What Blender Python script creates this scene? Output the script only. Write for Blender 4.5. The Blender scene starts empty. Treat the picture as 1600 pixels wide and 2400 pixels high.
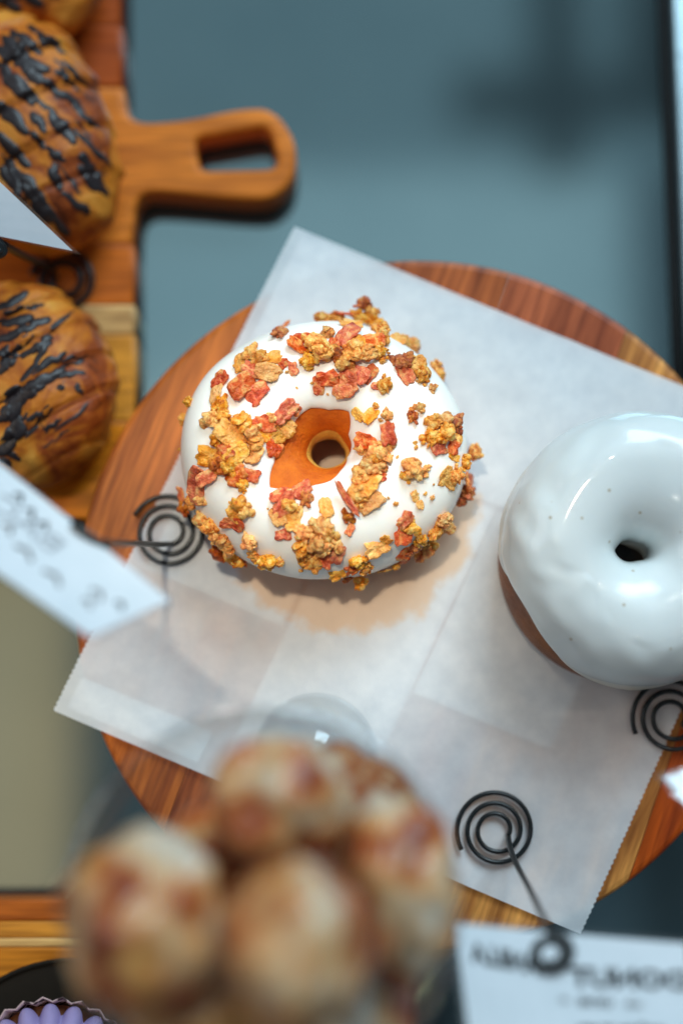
import bpy, bmesh, math, random
from mathutils import Vector, Matrix, noise
from mathutils.bvhtree import BVHTree

S = bpy.context.scene
C = S.collection
R = math.radians

# ------------------------------------------------------------------ camera, world, lights, exposure
BZ = 0.045                                   # top of the round board above the shelf
CAMZ = BZ + 0.58
TILT = R(8)
FPX = 4000.0                                 # focal length in photograph pixels (1600 x 2400)
cam = bpy.data.cameras.new('camera')
cam.sensor_fit = 'VERTICAL'; cam.sensor_height = 36; cam.sensor_width = 24
cam.lens = 36 * FPX / 2400
cam.clip_start = 0.01; cam.clip_end = 50
cam.dof.use_dof = True
cam.dof.focus_distance = 0.553
cam.dof.aperture_fstop = 2.2
co = bpy.data.objects.new('camera', cam); C.objects.link(co)
co.location = (0, 0, CAMZ); co.rotation_euler = (TILT, 0, 0)
S.camera = co

w = bpy.data.worlds.new('World'); S.world = w; w.use_nodes = True
w.node_tree.nodes['Background'].inputs[0].default_value = (0.62, 0.84, 1.0, 1)
w.node_tree.nodes['Background'].inputs[1].default_value = 0.21

def area(name, loc, target, sx, sy, power, col):
    l = bpy.data.lights.new(name, 'AREA'); l.shape = 'RECTANGLE'; l.size = sx; l.size_y = sy
    l.energy = power; l.color = col
    o = bpy.data.objects.new(name, l); C.objects.link(o); o.location = loc
    o.rotation_euler = (Vector(target) - Vector(loc)).to_track_quat('-Z', 'Y').to_euler()
    return o
def spot(name, loc, target, power, col, size, rad, blend=0.6):
    l = bpy.data.lights.new(name, 'SPOT'); l.energy = power; l.color = col
    l.spot_size = R(size); l.spot_blend = blend; l.shadow_soft_size = rad
    o = bpy.data.objects.new(name, l); C.objects.link(o); o.location = loc
    o.rotation_euler = (Vector(target) - Vector(loc)).to_track_quat('-Z', 'Y').to_euler()
    return o

def PX(x, y, z):
    """world point at height z seen at photograph pixel (x, y)"""
    d = Vector(((x - 800) / FPX, -(y - 1200) / FPX, -1.0))
    d = Matrix.Rotation(TILT, 3, 'X') @ d
    t = (z - CAMZ) / d.z
    return Vector((d.x * t, d.y * t, z))
def REF(x, y, h):
    """what the polished shelf shows at that pixel, h above the shelf"""
    p = PX(x, y, 0); d = (p - Vector((0, 0, CAMZ)))
    return Vector((p.x + d.x / -d.z * h, p.y + d.y / -d.z * h, h))

# added cool key light high behind the counter, an overhead window that the shelf mirrors, warm shop lamps
def area_seen(name, x0, y0, x1, y1, h, rad, col):
    # an unseen flat panel of even radiance, placed where the polished shelf mirrors it
    p, q = REF(x0, y0, h), REF(x1, y1, h)
    sx, sy = abs(q.x - p.x), abs(q.y - p.y)
    area(name, ((p.x + q.x) / 2, (p.y + q.y) / 2, h), ((p.x + q.x) / 2, (p.y + q.y) / 2, 0), sx, sy, rad * math.pi * sx * sy, col)
area('cool_key_light', (0.75, 1.95, 1.85), (0.05, 0.0, 0.05), 1.5, 1.2, 84, (0.67, 0.88, 1.0))
area('side_light', (-1.3, 0.3, 1.0), (0.0, 0.0, 0.05), 0.7, 0.7, 4, (0.90, 0.95, 1.0))
area_seen('ceiling_panel_light', 250, 1150, 1470, 400, 1.70, 0.92, (0.80, 0.97, 1.0))
area_seen('ceiling_panel_light', -100, 400, 1900, -900, 1.72, 0.34, (0.72, 0.95, 1.0))  # dim panel added to lift the ceiling tone mirrored in the shelf
area_seen('warm_ceiling_light', -500, 2150, 190, 1250, 1.70, 1.35, (1.0, 0.54, 0.20))
spot('counter_lamp', (-0.15, 0.30, 1.3), (-0.008, 0.080, 0.06), 39, (1.0, 0.88, 0.70), 8.5, 0.03, 0.9)
spot('shelf_lamp', (-0.62, 0.10, 1.1), (-0.150, 0.015, 0.04), 26, (1.0, 0.72, 0.38), 12, 0.03, 1.0)
spot('pendant_lamp', (0.62, 0.30, 1.25), (0.10, 0.03, 0.06), 4, (1.0, 0.80, 0.62), 12, 0.009, 0.9)
spot('pendant_lamp', (0.45, 0.62, 1.2), (0.10, 0.03, 0.06), 3, (1.0, 0.88, 0.78), 12, 0.009, 0.9)
spot('pendant_lamp', (0.12, -0.45, 1.2), (0.11, 0.03, 0.06), 2.5, (1.0, 0.86, 0.74), 8, 0.009, 0.9)
spot('pendant_lamp', (-0.02, 0.52, 1.2), (0.11, 0.03, 0.06), 2.5, (1.0, 0.88, 0.78), 7, 0.009, 0.9)

S.view_settings.view_transform = 'Standard'; S.view_settings.look = 'None'
S.view_settings.exposure = 0.0; S.view_settings.gamma = 1.0
S.render.engine = 'CYCLES'
S.cycles.use_denoising = True
S.cycles.caustics_reflective = False; S.cycles.caustics_refractive = False
S.cycles.max_bounces = 10; S.cycles.transparent_max_bounces = 12

# ------------------------------------------------------------------ helpers
def lk(o, parent=None):
    C.objects.link(o)
    if parent is not None: o.parent = parent
    return o
def tag(o, label=None, cat=None, group=None, kind=None):
    if label: o['label'] = label
    if cat: o['category'] = cat
    if group: o['group'] = group
    if kind: o['kind'] = kind
    return o
def empty(name, loc, label, cat, group=None):
    o = bpy.data.objects.new(name, None); o.empty_display_size = 0.01; C.objects.link(o); o.location = loc
    return tag(o, label, cat, group)
def mesh(name, vs, fs, m, parent=None, smooth=True, loc=None):
    """vs in world coordinates; the object sits at its parent's base (or at loc)"""
    base = parent.location if parent is not None else Vector(loc if loc else (0, 0, 0))
    if parent is not None and parent.parent is not None: base = parent.location + parent.parent.location
    me = bpy.data.meshes.new(name)
    me.from_pydata([tuple(Vector(v) - base) for v in vs], [], fs)
    me.materials.append(m)
    if smooth: me.polygons.foreach_set('use_smooth', [True] * len(me.polygons))
    me.update()
    o = bpy.data.objects.new(name, me); lk(o, parent)
    if parent is None: o.location = base
    return o
def grid_faces(nu, nv, wu=False, wv=False, off=0, flip=False):
    f = []
    for i in range(nu if wu else nu - 1):
        for j in range(nv if wv else nv - 1):
            a = off + i * nv + j; b = off + ((i + 1) % nu) * nv + j
            c = off + ((i + 1) % nu) * nv + (j + 1) % nv; d = off + i * nv + (j + 1) % nv
            f.append((a, d, c, b) if flip else (a, b, c, d))
    return f
def tube(pts, rad, n=10):
    """closed-end tube along pts; rad number or list"""
    vs, fs = [], []
    pts = [Vector(p) for p in pts]
    up = None
    for i, p in enumerate(pts):
        t = (pts[min(i + 1, len(pts) - 1)] - pts[max(i - 1, 0)]).normalized()
        if up is None:
            up = t.orthogonal().normalized()
        up = (up - t * up.dot(t)).normalized(); s = t.cross(up)
        r = rad if not hasattr(rad, '__len__') else rad[i]
        for k in range(n):
            a = 2 * math.pi * k / n
            vs.append(p + up * (r * math.cos(a)) + s * (r * math.sin(a)))
    m = len(pts)
    for i in range(m - 1):
        for k in range(n):
            fs.append((i * n + k, i * n + (k + 1) % n, (i + 1) * n + (k + 1) % n, (i + 1) * n + k))
    fs.append(tuple(range(n))[::-1]); fs.append(tuple((m - 1) * n + k for k in range(n)))
    return vs, fs
def box(x0, x1, y0, y1, z0, z1):
    vs = [(x, y, z) for x in (x0, x1) for y in (y0, y1) for z in (z0, z1)]
    fs = [(0, 1, 3, 2), (4, 6, 7, 5), (0, 4, 5, 1), (2, 3, 7, 6), (0, 2, 6, 4), (1, 5, 7, 3)]
    return vs, fs
def bevel(o, width, seg=2):
    b = o.modifiers.new('bevel', 'BEVEL'); b.width = width; b.segments = seg; b.limit_method = 'ANGLE'; b.angle_limit = R(40)

# ------------------------------------------------------------------ materials
def nmat(name):
    m = bpy.data.materials.new(name); m.use_nodes = True
    nt = m.node_tree; b = nt.nodes['Principled BSDF']
    return m, nt, b
def N(nt, t, **kw):
    n = nt.nodes.new(t)
    for k, v in kw.items(): setattr(n, k, v)
    return n
def setp(b, **kw):
    for k, v in kw.items(): b.inputs[k.replace('_', ' ')].default_value = v
def col4(c): return (c[0], c[1], c[2], 1)
def ramp(nt, src, stops):
    r = N(nt, 'ShaderNodeValToRGB')
    e = r.color_ramp.elements
    while len(e) < len(stops): e.new(0.5)
    for i, (p, c) in enumerate(stops): e[i].position = p; e[i].color = col4(c)
    nt.links.new(src, r.inputs[0]); return r.outputs[0]
def noise_tex(nt, coord, scale, detail=4, rough=0.55, dist=0.0, vec_scale=None):
    n = N(nt, 'ShaderNodeTexNoise'); n.inputs['Scale'].default_value = scale
    n.inputs['Detail'].default_value = detail; n.inputs['Roughness'].default_value = rough
    n.inputs['Distortion'].default_value = dist
    if vec_scale:
        mp = N(nt, 'ShaderNodeMapping'); mp.inputs['Scale'].default_value = vec_scale
        nt.links.new(coord, mp.inputs[0]); coord = mp.outputs[0]
    nt.links.new(coord, n.inputs['Vector']); return n.outputs['Fac']
def bump(nt, b, src, strength, dist):
    n = N(nt, 'ShaderNodeBump'); n.inputs['Strength'].default_value = strength; n.inputs['Distance'].default_value = dist
    nt.links.new(src, n.inputs['Height']); nt.links.new(n.outputs[0], b.inputs['Normal'])
def mixc(nt, fac, a, b_, mode='MIX'):
    n = N(nt, 'ShaderNodeMix', data_type='RGBA', blend_type=mode)
    for s, i in ((fac, 0), (a, 6), (b_, 7)):
        if hasattr(s, 'is_linked') or hasattr(s, 'links'): nt.links.new(s, n.inputs[i])
        else: n.inputs[i].default_value = s if i == 0 else col4(s)
    return n.outputs[2]

def coords(nt):
    """object coordinates, shifted by a random amount per object so that pieces differ"""
    tc = N(nt, 'ShaderNodeTexCoord'); oi = N(nt, 'ShaderNodeObjectInfo')
    ml = N(nt, 'ShaderNodeMath', operation='MULTIPLY'); ml.inputs[1].default_value = 7.0
    nt.links.new(oi.outputs['Random'], ml.inputs[0])
    ad = N(nt, 'ShaderNodeVectorMath', operation='ADD')
    nt.links.new(tc.outputs['Object'], ad.inputs[0]); nt.links.new(ml.outputs[0], ad.inputs[1])
    return ad.outputs[0], oi

def wood_mat(name, grain, streak=0.6, rough=0.42):
    """grain: mapping scale that stretches the noise along the grain; colour from the object's own colour"""
    m, nt, b = nmat(name); v, oi = coords(nt)
    n1 = noise_tex(nt, v, 1.0, 6, 0.6, 0.6, grain)
    n2 = noise_tex(nt, v, 1.0, 3, 0.5, 0.3, tuple(g * 4.5 for g in grain))
    dark = mixc(nt, 1.0, oi.outputs['Color'], (0.30, 0.19, 0.16), 'MULTIPLY')
    f = ramp(nt, n1, [(0.38, (1, 1, 1)), (0.66, (0, 0, 0))])
    ml = N(nt, 'ShaderNodeMath', operation='MULTIPLY'); ml.inputs[1].default_value = streak
    nt.links.new(f, ml.inputs[0])
    c1 = mixc(nt, ml.outputs[0], oi.outputs['Color'], dark)
    f2 = ramp(nt, n2, [(0.35, (0.72, 0.66, 0.62)), (0.62, (1.12, 1.1, 1.05))])
    c2 = mixc(nt, 1.0, c1, f2, 'MULTIPLY')
    nt.links.new(c2, b.inputs['Base Color'])
    setp(b, Roughness=rough, Specular_IOR_Level=0.18)
    bump(nt, b, n2, 0.15, 0.0004)
    return m
M_woodY = wood_mat('wood grain along y', (150, 10, 150), 0.85)
M_woodX = wood_mat('wood grain along x', (9, 110, 110), 0.45)

def shelf_mat():
    m, nt, b = nmat('dark polished shelf'); v, _ = coords(nt)
    n = noise_tex(nt, v, 9, 3)
    nt.links.new(ramp(nt, n, [(0.3, (0.150, 0.228, 0.252)), (0.7, (0.178, 0.262, 0.285))]), b.inputs['Base Color'])
    setp(b, Metallic=0.85, Roughness=0.08)
    return m
M_shelf = shelf_mat()
def plain(name, c, rough=0.5, metal=0.0, spec=0.5):
    m, nt, b = nmat(name); v, _ = coords(nt)
    n = noise_tex(nt, v, 220, 3)
    nt.links.new(ramp(nt, n, [(0.3, tuple(x * 0.85 for x in c)), (0.7, tuple(min(1, x * 1.1) for x in c))]), b.inputs['Base Color'])
    setp(b, Roughness=rough, Metallic=metal, Specular_IOR_Level=spec)
    return m
M_black = plain('black gap tone', (0.008, 0.009, 0.01), 0.7)
M_rail = plain('brushed steel rail', (0.26, 0.33, 0.36), 0.35, 1.0)
M_wire = plain('black lacquered wire', (0.006, 0.008, 0.009), 0.3, 0.0, 0.4)
M_plate = plain('dark slate plate', (0.010, 0.007, 0.004), 0.7, 0.0, 0.2)
M_frame = plain('dark painted frame', (0.015, 0.017, 0.018), 0.8)
M_ink = plain('black marker ink', (0.012, 0.013, 0.016), 0.6)
M_inkpale = plain('faint grey ink', (0.34, 0.36, 0.39), 0.7)
M_inkgrey = plain('grey pencil ink', (0.16, 0.15, 0.15), 0.7)

def paper_mat(name, through, warm=None):
    m, nt, b = nmat(name)
    tc = N(nt, 'ShaderNodeTexCoord'); v = tc.outputs['Object']
    n = noise_tex(nt, v, 140, 6, 0.65)
    c = ramp(nt, n, [(0.3, (0.80, 0.83, 0.86)), (0.7, (0.92, 0.94, 0.95))])
    big = noise_tex(nt, v, 26, 4, 0.6)
    out = nt.nodes['Material Output']
    d = N(nt, 'ShaderNodeBsdfDiffuse'); t = N(nt, 'ShaderNodeBsdfTranslucent'); tr = N(nt, 'ShaderNodeBsdfTransparent')
    nt.links.new(c, d.inputs[0]); nt.links.new(c, t.inputs[0])
    m1 = N(nt, 'ShaderNodeMixShader'); m1.inputs[0].default_value = 0.25
    nt.links.new(d.outputs[0], m1.inputs[1]); nt.links.new(t.outputs[0], m1.inputs[2])
    m2 = N(nt, 'ShaderNodeMixShader')
    f = N(nt, 'ShaderNodeMapRange'); nt.links.new(big, f.inputs[0])
    f.inputs[1].default_value = 0.35; f.inputs[2].default_value = 0.65
    f.inputs[3].default_value = through * 0.6; f.inputs[4].default_value = through * 1.15
    fac = f.outputs[0]
    if warm:                                   # ragged peach patch in the paper round the doughnut
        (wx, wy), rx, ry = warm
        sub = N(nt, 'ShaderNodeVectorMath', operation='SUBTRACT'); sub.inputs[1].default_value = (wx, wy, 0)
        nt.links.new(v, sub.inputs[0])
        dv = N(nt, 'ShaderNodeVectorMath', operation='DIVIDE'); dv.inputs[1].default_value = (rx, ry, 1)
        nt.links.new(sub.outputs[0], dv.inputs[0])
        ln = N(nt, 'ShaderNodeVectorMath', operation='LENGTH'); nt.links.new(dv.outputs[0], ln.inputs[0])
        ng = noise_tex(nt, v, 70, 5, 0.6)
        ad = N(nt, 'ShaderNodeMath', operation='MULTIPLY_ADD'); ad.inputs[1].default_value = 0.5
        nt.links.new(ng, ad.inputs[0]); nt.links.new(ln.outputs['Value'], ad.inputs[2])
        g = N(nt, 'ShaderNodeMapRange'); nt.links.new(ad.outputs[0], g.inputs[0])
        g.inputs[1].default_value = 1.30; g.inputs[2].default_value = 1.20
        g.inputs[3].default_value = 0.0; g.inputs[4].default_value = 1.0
        peach = mixc(nt, g.outputs[0], c, (0.92, 0.71, 0.53))
        nt.links.new(peach, d.inputs[0]); nt.links.new(peach, t.inputs[0])
    nt.links.new(fac, m2.inputs[0])
    nt.links.new(m1.outputs[0], m2.inputs[1]); nt.links.new(tr.outputs[0], m2.inputs[2])
    nt.links.new(m2.outputs[0], out.inputs['Surface'])
    bm = N(nt, 'ShaderNodeBump'); bm.inputs['Strength'].default_value = 0.25; bm.inputs['Distance'].default_value = 0.0006
    nt.links.new(n, bm.inputs['Height']); nt.links.new(bm.outputs[0], d.inputs['Normal'])
    return m

def card_mat():
    m, nt, b = nmat('white card'); v, _ = coords(nt)
    n = noise_tex(nt, v, 90, 4)
    nt.links.new(ramp(nt, n, [(0.3, (0.66, 0.71, 0.74)), (0.7, (0.72, 0.76, 0.79))]), b.inputs['Base Color'])
    setp(b, Roughness=0.5); return m
M_card = card_mat()
def laminate_mat():
    m, nt, b = nmat('clear laminate'); out = nt.nodes['Material Output']
    tr = N(nt, 'ShaderNodeBsdfTransparent'); gl = N(nt, 'ShaderNodeBsdfGlossy'); gl.inputs['Roughness'].default_value = 0.12
    tr.inputs[0].default_value = (0.97, 0.97, 0.98, 1)
    mx = N(nt, 'ShaderNodeMixShader'); mx.inputs[0].default_value = 0.06
    nt.links.new(tr.outputs[0], mx.inputs[1]); nt.links.new(gl.outputs[0], mx.inputs[2])
    nt.links.new(mx.outputs[0], out.inputs['Surface']); return m
M_lam = laminate_mat()

def icing_mat(name, c, rough, coat, sss):
    m, nt, b = nmat(name); v, _ = coords(nt)
    n = noise_tex(nt, v, 60, 3); n2 = noise_tex(nt, v, 400, 3)
    nt.links.new(ramp(nt, n, [(0.3, tuple(x * 0.97 for x in c)), (0.7, c)]), b.inputs['Base Color'])
    setp(b, Roughness=rough, Coat_Weight=coat, Coat_Roughness=0.035, Subsurface_Weight=sss, Subsurface_Scale=0.003)
    b.inputs['Subsurface Radius'].default_value = (1.0, 0.8, 0.6)
    bump(nt, b, n2, 0.06, 0.0005)
    return m
M_icing = icing_mat('thick white icing', (0.91, 0.885, 0.82), 0.42, 0.15, 0.25)
M_glaze = icing_mat('glossy white glaze', (0.66, 0.705, 0.70), 0.40, 0.42, 0.2)
def thin_glaze():
    # the glaze runs thin and creamy low on the side, where the dough shows through it
    nt = M_glaze.node_tree; b = nt.nodes['Principled BSDF']; src = b.inputs['Base Color'].links[0].from_socket
    tc = N(nt, 'ShaderNodeTexCoord'); sp = N(nt, 'ShaderNodeSeparateXYZ'); nt.links.new(tc.outputs['Object'], sp.inputs[0])
    nz = noise_tex(nt, tc.outputs['Object'], 70, 3)
    ad = N(nt, 'ShaderNodeMath', operation='MULTIPLY_ADD'); ad.inputs[1].default_value = 0.010
    nt.links.new(nz, ad.inputs[0]); nt.links.new(sp.outputs['Z'], ad.inputs[2])
    mr = N(nt, 'ShaderNodeMapRange'); nt.links.new(ad.outputs[0], mr.inputs[0])
    mr.inputs[1].default_value = 0.029; mr.inputs[2].default_value = 0.016; mr.inputs[3].default_value = 0.0; mr.inputs[4].default_value = 0.8
    nt.links.new(mixc(nt, mr.outputs[0], src, (0.74, 0.58, 0.36)), b.inputs['Base Color'])
    vo = N(nt, 'ShaderNodeTexVoronoi'); vo.inputs['Scale'].default_value = 115; nt.links.new(tc.outputs['Object'], vo.inputs['Vector'])
    f = ramp(nt, vo.outputs['Distance'], [(0.0, (1, 1, 1)), (0.045, (0.9, 0.9, 0.9)), (0.075, (0, 0, 0))])
    src2 = b.inputs['Base Color'].links[0].from_socket
    nt.links.new(mixc(nt, f, src2, (0.40, 0.34, 0.24)), b.inputs['Base Color'])
thin_glaze()
def dough_mat(name, c0, c1, scale=90, rough=0.5, sss=0.12):
    m, nt, b = nmat(name); v, _ = coords(nt)
    n = noise_tex(nt, v, scale, 5, 0.6)
    nt.links.new(ramp(nt, n, [(0.3, c0), (0.7, c1)]), b.inputs['Base Color'])
    setp(b, Roughness=rough, Subsurface_Weight=sss, Subsurface_Scale=0.002, Specular_IOR_Level=0.3)
    bump(nt, b, noise_tex(nt, v, scale * 5, 6, 0.7), 0.7, 0.0010)
    return m
M_dough = dough_mat('fried dough', (0.50, 0.075, 0.003), (0.80, 0.190, 0.008), 150, sss=0.0)
M_doughpale = dough_mat('pale dough seam', (0.76, 0.40, 0.07), (0.84, 0.50, 0.10), sss=0.0)
M_doughbrown = dough_mat('brown fried dough', (0.13, 0.038, 0.014), (0.32, 0.105, 0.030))

def crumb_mat(name, stops, scale, rough=0.45):
    m, nt, b = nmat(name); v, _ = coords(nt)
    n = noise_tex(nt, v, scale, 5, 0.62, 0.4)
    hs = N(nt, 'ShaderNodeHueSaturation'); oi = [x for x in nt.nodes if x.bl_idname == 'ShaderNodeObjectInfo'][0]
    for src_mul, lo, hi, sock in ((3.17, 0.497, 0.505, 'Hue'), (7.31, 0.95, 1.08, 'Saturation'), (11.7, 0.92, 1.32, 'Value')):
        a_ = N(nt, 'ShaderNodeMath', operation='MULTIPLY'); a_.inputs[1].default_value = src_mul
        nt.links.new(oi.outputs['Random'], a_.inputs[0])
        f_ = N(nt, 'ShaderNodeMath', operation='FRACT'); nt.links.new(a_.outputs[0], f_.inputs[0])
        g_ = N(nt, 'ShaderNodeMapRange'); g_.inputs[3].default_value = lo; g_.inputs[4].default_value = hi
        nt.links.new(f_.outputs[0], g_.inputs[0]); nt.links.new(g_.outputs[0], hs.inputs[sock])
    nt.links.new(ramp(nt, n, stops), hs.inputs['Color']); nt.links.new(hs.outputs[0], b.inputs['Base Color'])
    setp(b, Roughness=rough, Subsurface_Weight=0.25, Subsurface_Scale=0.0012, Specular_IOR_Level=0.45)
    b.inputs['Subsurface Radius'].default_value = (1.0, 0.4, 0.2)
    bump(nt, b, noise_tex(nt, v, scale * 3, 4), 0.4, 0.03)
    return m
# crumbs are unit-sized meshes scaled down, so scales are per unit
M_crumb = crumb_mat('golden crumb', [(0.31, (0.44, 0.085, 0.013)), (0.42, (0.72, 0.235, 0.040)), (0.53, (0.84, 0.385, 0.088)), (0.67, (0.92, 0.60, 0.22))], 1.9, 0.35)
M_bacon = crumb_mat('red bacon', [(0.30, (0.34, 0.035, 0.010)), (0.43, (0.62, 0.095, 0.034)), (0.53, (0.76, 0.20, 0.075)), (0.66, (0.88, 0.46, 0.17))], 1.3, 0.32)
M_flake = crumb_mat('yellow flake', [(0.30, (0.66, 0.21, 0.030)), (0.5, (0.82, 0.38, 0.085)), (0.75, (0.92, 0.58, 0.22))], 1.1, 0.4)
M_dark = crumb_mat('charred crumb', [(0.30, (0.18, 0.032, 0.008)), (0.48, (0.46, 0.095, 0.018)), (0.68, (0.74, 0.30, 0.06))], 1.3, 0.4)

def pastry_mat():
    m, nt, b = nmat('baked pastry'); tc = N(nt, 'ShaderNodeTexCoord'); v = tc.outputs['Object']
    n = noise_tex(nt, v, 52, 6, 0.62, 0.6); n2 = noise_tex(nt, v, 240, 5, 0.65)
    nt.links.new(ramp(nt, n, [(0.32, (0.085, 0.014, 0.002)), (0.43, (0.30, 0.055, 0.005)), (0.54, (0.56, 0.165, 0.012)), (0.70, (0.70, 0.31, 0.045))]), b.inputs['Base Color'])
    setp(b, Roughness=0.5, Specular_IOR_Level=0.3)
    bump(nt, b, n2, 0.6, 0.0014); return m
M_pastry = pastry_mat()
M_choc = plain('dark chocolate', (0.017, 0.010, 0.011), 0.45)

def ball_mat():
    m, nt, b = nmat('glazed sugared dough ball'); v, oi = coords(nt)
    n = noise_tex(nt, v, 62, 3, 0.5, 0.25); n2 = noise_tex(nt, v, 700, 3); n3 = noise_tex(nt, v, 55, 2, 0.5)
    c = ramp(nt, n, [(0.34, (0.20, 0.030, 0.006)), (0.43, (0.44, 0.105, 0.020)), (0.52, (0.60, 0.30, 0.11)), (0.61, (0.58, 0.42, 0.27)), (0.74, (0.60, 0.57, 0.51))])
    c = mixc(nt, ramp(nt, n3, [(0.60, (0, 0, 0)), (0.72, (1, 1, 1))]), c, (0.52, 0.25, 0.06))
    nt.links.new(c, b.inputs['Base Color'])
    setp(b, Roughness=0.4, Coat_Weight=0.2, Subsurface_Weight=0.1, Subsurface_Scale=0.003)
    bump(nt, b, n2, 0.4, 0.0008); return m
M_ball = ball_mat()
M_cinn = crumb_mat('cinnamon sugar crust', [(0.35, (0.20, 0.035, 0.012)), (0.5, (0.42, 0.11, 0.03)), (0.66, (0.62, 0.42, 0.24))], 260, 0.5)
def glass_mat(base=0.045, gr=0.03):
    m, nt, b = nmat('clear glass'); out = nt.nodes['Material Output']
    tr = N(nt, 'ShaderNodeBsdfTransparent'); tr.inputs[0].default_value = (0.955, 0.97, 0.975, 1)
    gl = N(nt, 'ShaderNodeBsdfGlossy'); gl.inputs['Roughness'].default_value = gr
    lw = N(nt, 'ShaderNodeLayerWeight'); lw.inputs[0].default_value = 0.5
    pw = N(nt, 'ShaderNodeMath', operation='POWER'); pw.inputs[1].default_value = 4.0
    nt.links.new(lw.outputs['Facing'], pw.inputs[0])
    ma = N(nt, 'ShaderNodeMath', operation='MULTIPLY_ADD'); ma.inputs[1].default_value = 0.45; ma.inputs[2].default_value = base
    nt.links.new(pw.outputs[0], ma.inputs[0])
    mx = N(nt, 'ShaderNodeMixShader'); nt.links.new(ma.outputs[0], mx.inputs[0])
    nt.links.new(tr.outputs[0], mx.inputs[1]); nt.links.new(gl.outputs[0], mx.inputs[2])
    nt.links.new(mx.outputs[0], out.inputs['Surface']); return m
M_glass = glass_mat()
M_glassrim = glass_mat(0.14, 0.10)
M_lilac = icing_mat('lilac frosting', (0.42, 0.33, 0.60), 0.5, 0.1, 0.2)
def lace_mat():
    m, nt, b = nmat('lace paper cup'); tc = N(nt, 'ShaderNodeTexCoord')
    vo = N(nt, 'ShaderNodeTexVoronoi'); vo.inputs['Scale'].default_value = 260
    nt.links.new(tc.outputs['Object'], vo.inputs['Vector'])
    nt.links.new(ramp(nt, vo.outputs['Distance'], [(0.38, (0.05, 0.02, 0.02)), (0.46, (0.62, 0.42, 0.40))]), b.inputs['Base Color'])
    setp(b, Roughness=0.6); return m
M_lace = lace_mat()

# ------------------------------------------------------------------ the setting: shelf, rail, overhead frame mirrored in it
vs, fs = box(-0.9, 0.9, -0.9, 0.9, -0.02, 0.0)
tag(mesh('shelf', vs, fs, M_shelf, smooth=False), kind='structure')
# steel side rail with a dark strip for the gap on the right
def strip(name, x0t, x1t, x0b, x1b, z0, z1, m, label, cat):
    a, b_ = PX(x0t, -400, z1), PX(x1t, -400, z1)
    c, d = PX(x1b, 1500, z1), PX(x0b, 1500, z1)
    q = [a, b_, c, d]
    vs = [(p.x, p.y, z1) for p in q] + [(p.x, p.y, z0) for p in q]
    fs = [(0, 3, 2, 1), (4, 5, 6, 7)] + [(i, (i + 1) % 4, 4 + (i + 1) % 4, 4 + i) for i in range(4)]
    o = mesh(name, vs, fs, m, smooth=False); bevel(o, 0.0012, 3)
    return tag(o, label, cat)
strip('dark_gap_strip', 1528, 1556, 1602, 1634, 0.001, 0.003, M_black, 'narrow black seal beside the steel rail at the right', 'gap strip')
strip('steel_rail', 1557, 1640, 1635, 1730, 0.001, 0.012, M_rail, 'pale steel rail along the right edge of the shelf', 'rail')
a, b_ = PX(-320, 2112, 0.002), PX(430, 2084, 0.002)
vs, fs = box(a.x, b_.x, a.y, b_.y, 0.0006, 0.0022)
tag(mesh('dark_gap_strip', vs, fs, M_black, smooth=False), 'black shadow-line seal along the back edge of the honey coloured board', 'gap strip')  # black strip laid in for the shaded gap behind the board
# the dark window frame high above, seen only as a soft mirror image in the polished shelf
fr = empty('window_frame', (0.3, 0.6, 1.5), 'dark crossed window frame mirrored softly in the shelf', 'window frame')
def beam(x0, y0, x1, y1, h):
    a, b_ = REF(x0, y0, h), REF(x1, y1, h)
    vs, fs = box(min(a.x, b_.x), max(a.x, b_.x), min(a.y, b_.y), max(a.y, b_.y), h, h + 0.03)
    mesh('beam', vs, fs, M_frame, fr, smooth=False)
beam(1235, -500, 1375, 400, 1.50)
beam(1060, 170, 1640, 285, 1.535)
beam(1440, -500, 1680, 165, 1.50)
beam(1500, 1900, 1720, 2500, 1.50)
beam(840, 2240, 1100, 2600, 1.50)

# ------------------------------------------------------------------ paddle board on the left
PT = 0.018
paddle = empty('paddle_board', PX(150, 600, 0), 'orange brown wooden paddle board with slotted handle, under the pastries', 'serving board')
def curve_slab(name, outer, holes, ztop, zbot, m, parent, color, bev=0.0018, res=8):
    """flat slab with rounded edges from pixel outlines (bezier-smoothed polygons), real thickness"""
    cu = bpy.data.curves.new(name, 'CURVE'); cu.dimensions = '2D'; cu.fill_mode = 'BOTH'
    base = parent.location
    for poly in [outer] + holes:
        sp = cu.splines.new('POLY'); sp.points.add(len(poly) - 1); sp.use_cyclic_u = True
        for i, p in enumerate(poly):
            q = PX(p[0], p[1], ztop) - base; sp.points[i].co = (q.x, q.y, 0, 1)
    cu.extrude = (ztop - zbot) / 2 - bev; cu.bevel_depth = bev; cu.bevel_resolution = 2; cu.offset = -bev
    o = bpy.data.objects.new(name, cu); C.objects.link(o)
    bpy.context.view_layer.update()
    dg = bpy.context.evaluated_depsgraph_get()
    me = bpy.data.meshes.new_from_object(o.evaluated_get(dg))
    bpy.data.objects.remove(o); bpy.data.curves.remove(cu)
    for v in me.vertices: v.co.z += (ztop + zbot) / 2 - base.z
    me.materials.clear(); me.materials.append(m)
    o = bpy.data.objects.new(name, me); lk(o, parent); o.color = col4(color)
    return o
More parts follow.
